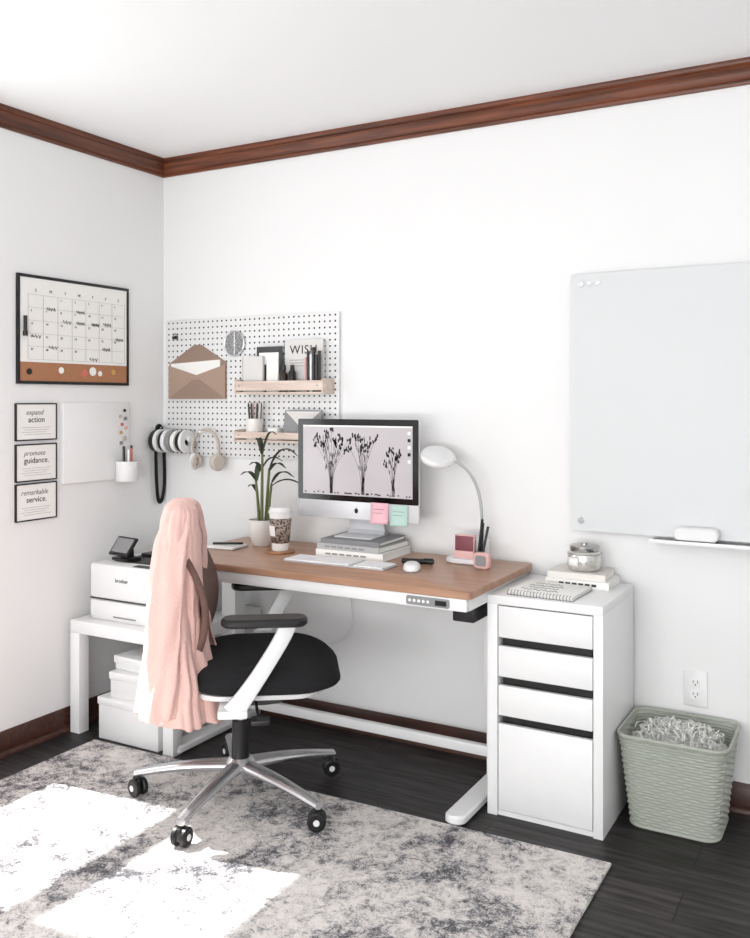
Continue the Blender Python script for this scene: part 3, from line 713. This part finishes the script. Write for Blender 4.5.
def sil(b):
    yy=-.0506
    def disc(x,z,rx,rz_=None,n=9):
        rz_=rz_ or rx
        x=max(sx0+.012,min(sx1-.012,x)); z=max(sz0+.008,min(sz1-.014,z))
        vs=[b.verts.new((x+rx*random.uniform(.75,1.15)*math.cos(2*pi*i/n),yy,z+rz_*random.uniform(.75,1.15)*math.sin(2*pi*i/n))) for i in range(n)]; b.faces.new(vs)
    def stem(p,q,w,bend=0):
        n=8; V=[]
        for i in range(n+1):
            t=i/n; x=p[0]+(q[0]-p[0])*t+bend*math.sin(pi*t); z=p[1]+(q[1]-p[1])*t
            V.append((b.verts.new((x-w/2,yy,z)),b.verts.new((x+w/2,yy,z))))
        for i in range(n): b.faces.new((V[i][0],V[i][1],V[i+1][1],V[i+1][0]))
    for cx,spread,hh_,n in((-.110,.080,.240,15),(.030,.055,.240,9),(.160,.034,.180,6)):
        zb=sz0+.018
        for i in range(n):
            t=(i/(n-1)-.5)*2
            top=(cx+t*spread+random.uniform(-.006,.006),zb+hh_*(1-.12*abs(t))*random.uniform(.70,1))
            stem((cx+t*.006,zb-.012),top,.0013,-t*spread*.30)
            for _ in range(6): disc(top[0]+random.uniform(-.008,.008),top[1]+random.uniform(-.018,.008),.0036,.0064)
            for _ in range(3):
                f=random.uniform(.35,.85); disc(cx+t*spread*f*.75+random.uniform(-.004,.004),zb+hh_*f,.0016,.010,7)
        for _ in range(8): disc(cx+random.uniform(-.006,.006),zb+random.uniform(0,.05),.0022,.012,7)
    for i in range(36):
        x=sx0+.007+(sx1-sx0-.014)*random.random(); z=sz0+.006+.006*random.random()**2; disc(x,z,.005,.003,6)
mk('flower_silhouettes',SILH,sil,scn,flat=True)
mk('menu_bar',PAPER,lambda b:box(b,sx0,sx1,-.0506,-.0502,sz1-.006,sz1),scn)
for i in range(5): mk('desktop_icon',[PAPER,INK][i%2],lambda b:box(b,.220,.232,-.0509,-.0502,sz1-.032-.026*i,sz1-.020-.026*i),scn)
mk('logo',INK,lambda b:(prism(b,[(.0085*math.cos(t)*(1-.12*math.cos(2*t)),cz0+.034+.0095*math.sin(t)) for t in[2*pi*i/20 for i in range(20)]],.048,.0488,XZ),prism(b,[(0,cz0+.045),(.004,cz0+.051),(.002,cz0+.046)],.048,.0488,XZ)),im,label='small black fruit-shaped logo')
def stand(b):
    RS=[]
    for (y,z,w,t) in[(.02,.003,.08,.006),(.035,.02,.078,.006),(.030,.05,.075,.006),(.0,.10,.07,.006),(-.018,.16,.07,.006)]:
        RS.append([Vector((-w,y-t/2,z)),Vector((w,y-t/2,z)),Vector((w,y+t/2,z)),Vector((-w,y+t/2,z))])
    rings(b,RS)
    prism(b,rrect(-.08,-.085,.08,.045,.01,4),0,.005,bev=.001)
mk('stand',ALUM,stand,im,label='curved silver stand')
for x,m,w,zz in((.103,STPINK,.075,.070),(.186,STTEAL,.072,.066)):
    sn=mk('sticky_note',m,lambda b:grid(b,lambda u,v:Vector((w*(u-.5),-.0515-.006*(1-v)**2,(v-1)*.078)),4,8),None,loc=(1.132+x,-.135,DZ+.0675+cz0+zz),label=('pink' if m is STPINK else 'pale teal')+' sticky note on the computer chin',cat='sticky note',group='sticky notes on the computer',solid=.0006)
    mk('scribble',GREYI,lambda b:[box(b,-w*.35,w*.3-.008*k,-.0542,-.0536,-.025-.014*k,-.0235-.014*k) for k in range(3)],sn)
kb=E('keyboard','slim white and silver keyboard on the desk','keyboard',(1.166,-.362,DZ),1)
mk('case',KCASE,lambda b:prism(b,rrect(-.209,-.057,.209,.057,.008,4),0,.006,bev=.001),kb)
def keys(b):
    for r in range(6):
        for c in range(21):
            if c==14 : continue
            xx=-.2+.0192*c
            if r==0 and 4<=c<=8: continue
            box(b,xx,xx+.0162,-.052+.0178*r,-.052+.0178*r+.0150,.006,.0095)
        if r==0: box(b,-.2+.0192*4,-.2+.0192*8+.0162,-.052,-.0370,.006,.0095)
kk=mk('keys',KEYW,keys,kb); kk['kind']='stuff'
ms=E('computer_mouse','white rounded computer mouse beside the keyboard','mouse',(1.450,-.345,DZ),25)
mk('shell',WHITE,lambda b:rings(b,[[Vector((.030*s*math.copysign(abs(math.cos(q))**.8,math.cos(q)),.056*s*math.copysign(abs(math.sin(q))**.85,math.sin(q)),z)) for q in[2*pi*j/32 for j in range(32)]] for s,z in[(.9,.0),(1,.005),(.99,.012),(.9,.019),(.7,.024),(.35,.0265),(.05,.027)]]),ms)
mk('base_plate',MIDG,lambda b:rings(b,[[Vector((.0302*math.cos(q),.0562*math.sin(q),z)) for q in[2*pi*j/32 for j in range(32)]] for z in(.0,.004)]),ms)
gs=E('black_marker','chunky black marker with clip lying on the desk','marker',(1.415,-.235,DZ+.0095),14)
mk('barrel',BLACK,lambda b:lathe(b,[(0,-.055),(.008,-.055),(.0095,-.05),(.0095,.02),(0,.02)],16,R('Y',90)),gs)
mk('cap',BLACK,lambda b:(lathe(b,[(0,.02),(.0095,.02),(.0095,.055),(.008,.062),(0,.063)],16,R('Y',90)),box(b,.025,.06,-.002,.002,.009,.012,.0005)),gs)
# lamp
lp=E('desk_lamp','white gooseneck desk lamp with round head and holder','desk lamp',(1.553,-.105,DZ))
mk('lamp_base',LAMPW,lambda b:(prism(b,rrect(-.070,-.062,.085,.05,.045,7),0,.018,bev=.004),box(b,.02,.075,-.008,.04,.014,.085,.006)),lp)
mk('lamp_neck',NECK,lambda b:tube(b,spl([(.047,.015,.07),(.052,.015,.14),(.050,.01,.21),(.036,.005,.275),(.006,-.005,.33),(-.035,-.015,.362),(-.065,-.022,.374)],8),.0055,10),lp,label='thin grey flexible neck')
SM=T(-.100,-.035,.379)@R('Y',20)@R('X',22)
mk('lamp_shade',LAMPW,lambda b:lathe(b,[(0,-.012),(.058,-.012),(.065,-.006),(.066,.003),(.059,.012),(.03,.018),(0,.019)],36,SM),lp,label='round flat white lamp head')
mk('lamp_diffuser',CERAM,lambda b:lathe(b,[(0,-.014),(.053,-.014),(.055,-.0115),(0,-.0115)],36,SM),lp)
mk('photo_card',MAROON,lambda b:(box(b,-.030,.040,-.038,-.034,.045,.098,.001)),lp,label='dark pink card in holder')
mk('card_holder',ROSE,lambda b:(box(b,-.033,.043,-.034,-.020,.0175,.102,.002),box(b,-.033,.043,-.042,-.033,.0175,.045,.002)),lp,label='pink holder on the lamp base')
for i,(dx,m,h,t) in enumerate([(.062,BLACK,.13,4),(.068,DARKG,.12,12),(.056,BLACK,.145,7)]):
    mk('ballpoint_pen',m,lambda b:cyl(b,(0,0,h/2),.005,h,'Z',10),None,loc=(1.553+dx,-.105-.020-.006*i,DZ+.019),rot=(0,math.radians(t),0),label='dark pen standing in the lamp base holder',cat='pen',group='pens in the lamp holder')
ck=E('desk_clock','small rose-pink clock with grey face on the desk','clock',(1.655,-.205,DZ),-10)
mk('clock_body',ROSE,lambda b:prism(b,rrect(-.031,.0,.031,.056,.013,6),-.010,.012,XZ,bev=.003),ck)
mk('clock_face',MIDG,lambda b:prism(b,rrect(-.022,.010,.022,.046,.008,5),.012,.0128,XZ),ck)
cu=E('paper_coffee_cup','tall paper coffee cup with dark patterned sleeve and lid','coffee cup',(.845,-.272,DZ+.0085))
mk('cup_body',PAPER,lambda b:lathe(b,[(0,0),(.030,0),(.032,.004),(.043,.145),(.0,.145)],32),cu)
mk('sleeve',SLEEVE,lambda b:lathe(b,[(.0345,.03),(.0428,.125)],32,cap0=False,cap1=False),cu,solid=.0012,label='brown patterned cardboard sleeve')
mk('lid',WPLAS,lambda b:lathe(b,[(0,.143),(.046,.143),(.0465,.150),(.043,.152),(.041,.166),(.038,.168),(0,.164)],32),cu)
mk('sleeve_label',PAPER,lambda b:grid(b,lambda u,v:Vector(((.0405+.0045*v)*math.sin(-.9+u*1.0),-(.0405+.0045*v)*math.cos(-.9+u*1.0),.058+.040*v)),8,4),cu)
mk('coaster',COASTW,lambda b:lathe(b,[(0,0),(.055,0),(.056,.002),(.056,.006),(.055,.008),(0,.008)],32),None,loc=(.845,-.272,DZ),label='round wooden coaster under the coffee cup',cat='coaster')
pl=E('potted_plant','leafy bamboo-like plant in a white ceramic pot on desk','potted plant',(.685,-.175,DZ))
mk('pot',CERAM,lambda b:lathe(b,[(0,0),(.034,0),(.038,.004),(.052,.055),(.056,.10),(.054,.106),(.049,.104),(.047,.085),(0,.085)],36),pl,label='white ceramic pot')
mk('soil',SOIL,lambda b:lathe(b,[(0,.084),(.047,.084),(.046,.091),(.02,.094),(0,.094)],24),pl)
stems=[((-.016,.005),(-.030,.0,.26)),((.004,-.006),(.002,.0,.37)),((.020,.012),(.040,.01,.25)),((.006,.018),(.022,.02,.31))]
for (a,c),t in stems:
    mk('stem',STEM,lambda b:tube(b,spl([(a,c,.088),((a+t[0])/2*.95,(c+t[1])/2,(.09+t[2])/2),t],6),[.0072-.0002*i for i in range(13)],8),pl)
def leaves(b):
    def leaf(p,az,l,up,w,droop=.30):
        n=10;V=[]
        d=Vector((math.cos(az),math.sin(az),0)); sd=Vector((-math.sin(az),math.cos(az),0))
        for i in range(n+1):
            t=i/n; c=Vector(p)+d*(l*t*(.75+.25*t))+Vector((0,0,up*math.sin(min(1,t*1.1)*pi*.62)*l-droop*l*t*t))
            ww=w*math.sin(pi*(t**.8*.93+.05))**.8
            V.append((b.verts.new(c-sd*ww+Vector((0,0,ww*.4))),b.verts.new(c),b.verts.new(c+sd*ww+Vector((0,0,ww*.4)))))
        for i in range(n):
            for k in(0,1): b.faces.new((V[i][k],V[i][k+1],V[i+1][k+1],V[i+1][k]))
    A,B,C,D=stems[0][1],stems[1][1],stems[2][1],stems[3][1]
    for p,L in((A,[(2.9,.10,.4,.2),(1.8,.06,1.3,.1)]),
               (B,[(.2,.065,1.4,.1),(2.6,.07,1.1,.1)]),
               (C,[(-.1,.12,.5,.2),(.3,.15,.3,.3)]),
               (D,[(.1,.14,.7,.3),(-.3,.11,.4,.2)])):
        for k,(az,l,up,dr) in enumerate(L): leaf((p[0],p[1],p[2]-.012*k),az,l,up,.0125,dr)
    leaf((.002,0,.31),.2,.09,.6,.012,.2);leaf((.002,0,.29),3.1,.07,.7,.012,.2);leaf((-.024,0,.21),2.9,.06,.6,.011,.2)
mk('foliage',LEAF,leaves,pl,solid=.0008,label='dark green narrow leaves')
nb=E('spiral_notebook','small white open notebook on the desk beside the plant','notebook',(.575,-.285,DZ),6)
mk('page_block',PAPER,lambda b:(box(b,-.080,-.0,-.055,.055,.002,.012,.001)),nb)
mk('page_block',PAPER,lambda b:(box(b,.001,.080,-.055,.055,.002,.010,.001)),nb)
mk('cover',MIDG,lambda b:box(b,-.083,.083,-.057,.057,0,.002),nb)
mk('writing_lines',GREYI,lambda b:[box(b,-.073,-.012,.04-.014*k,.0412-.014*k,.0118,.0124) for k in range(6)]+[box(b,.012,.072,.04-.014*k,.0412-.014*k,.0098,.0104) for k in range(6)],nb)
mk('desk_pen',BLACK,lambda b:cyl(b,(0,0,0),.0045,.12,'X',10),None,loc=(.60,-.285,DZ+.0172),rot=(0,0,.5),label='black pen lying on the open notebook',cat='pen')

# ---------------------------------------------------------------- cabinet top items
CZ=CH+.0005
n2=E('spiral_notebook','white spiral-bound notebook with black writing on cabinet','notebook',(1.928,-.300,CZ),-2)
mk('pages',PAPER,lambda b:box(b,-.108,.108,-.092,.100,.0014,.014,.001),n2)
mk('cover',MIDG,lambda b:(box(b,-.110,.110,-.094,.102,0,.0014),),n2)
mk('page_edges',GREYI,lambda b:[box(b,-.1083,.1083,-.0923,.1003,.004+.0035*i,.0044+.0035*i) for i in range(3)],n2)
sb=mk('spiral_binding',DARKG,lambda b:[torus(b,(-.103+.0108*i,-.092,.008),.0085,.0009,'X',14,5) for i in range(20)],n2,label='dark wire spiral'); sb['kind']='stuff'
for j in range(4):
    n=44-(j*9)%16; xo=-.08+.012*(j%2)
    mk('handwriting',INK,lambda b:tube(b,[(xo+.13*t/44,-.045+.034*j+.006*math.sin(t*1.15+j)+.004*math.sin(t*.55),.0146) for t in range(n)],.0007,4),n2)
g='books on the cabinet'
q1=hb('paperback_book',1.982,-.105,CZ,.215,.155,.024,PAPER,'white book lying on the cabinet under a candle',0,group=g)
q2=hb('paperback_book',1.975,-.103,CZ+.0245,.195,.145,.022,mat('book_cream',(222,218,212),.7,var=.02),'cream book stacked under a candle',2,group=g)
mk('spine_title',DARKG,lambda b:[box(b,-.06+.022*i,-.044+.022*i,-.0783,-.0772,.008,.016) for i in range(6)],q1)
jr=E('candle_jar','silvery patterned glass candle jar with metal lid on books','candle',(1.985,-.100,CZ+.047))
mk('jar',JAR,lambda b:lathe(b,[(0,0),(.044,0),(.053,.005),(.057,.014),(.057,.054),(.052,.064),(.047,.067),(0,.067)],36),jr)
mk('jar_band',SILV,lambda b:torus(b,(0,0,.058),.0565,.0018,'Z',36,6),jr)
mk('lid',SILV,lambda b:lathe(b,[(0,.067),(.049,.067),(.050,.070),(.050,.082),(.046,.085),(.02,.086),(.012,.087),(.012,.091),(0,.092)],36),jr,label='silver lid')
mk('jar_label',PAPER,lambda b:grid(b,lambda u,v:Vector((.0577*math.sin(-.9+.8*u),-.0577*math.cos(-.9+.8*u),.018+.028*v)),8,2),jr,solid=.0004)

# ---------------------------------------------------------------- camera
cam=bpy.data.cameras.new('camera');co=bpy.data.objects.new('camera',cam);COL.objects.link(co)
cam.sensor_fit='HORIZONTAL';cam.sensor_width=36;cam.lens=899/750*36;cam.shift_y=-69/750;cam.clip_start=.05
co.location=(2.861,-3.119,1.33);co.rotation_euler=(pi/2,0,math.radians(29.3))
S.camera=co

# ---------------------------------------------------------------- lights
w=bpy.data.worlds.new('world');S.world=w;w.use_nodes=True
bg=w.node_tree.nodes['Background'];bg.inputs[0].default_value=(.95,.97,1,1);bg.inputs[1].default_value=.8
su=bpy.data.lights.new('sun','SUN');su.energy=11;su.angle=math.radians(1.0);su.color=(1,.985,.97)
so=bpy.data.objects.new('sun',su);COL.objects.link(so)
el=math.radians(56);dirv=Vector((math.cos(el)*.995,math.cos(el)*.1,-math.sin(el)))
so.rotation_euler=dirv.to_track_quat('-Z','Y').to_euler();so.location=(-3,-2,5)
def area(name,loc,rot,sx,sy,p,col=(1,1,1)):
    l=bpy.data.lights.new(name,'AREA');l.shape='RECTANGLE';l.size=sx;l.size_y=sy;l.energy=p;l.color=col
    o=bpy.data.objects.new(name,l);COL.objects.link(o);o.location=loc;o.rotation_euler=rot
area('window_daylight',(2.3,-4.97,1.4),(pi/2,0,0),3.0,1.6,52,(1,1,1))
area('ceiling_fill',(2.3,-4.70,.75),(math.radians(132),0,0),3.0,.6,74,(1,1,1))  # added unseen fill lamp, tilted up to brighten the ceiling
area('side_window_daylight',(.02,-1.345,1.35),(pi/2,0,-pi/2),.6,1.45,9,(.98,.99,1))
S.view_settings.view_transform='Standard'
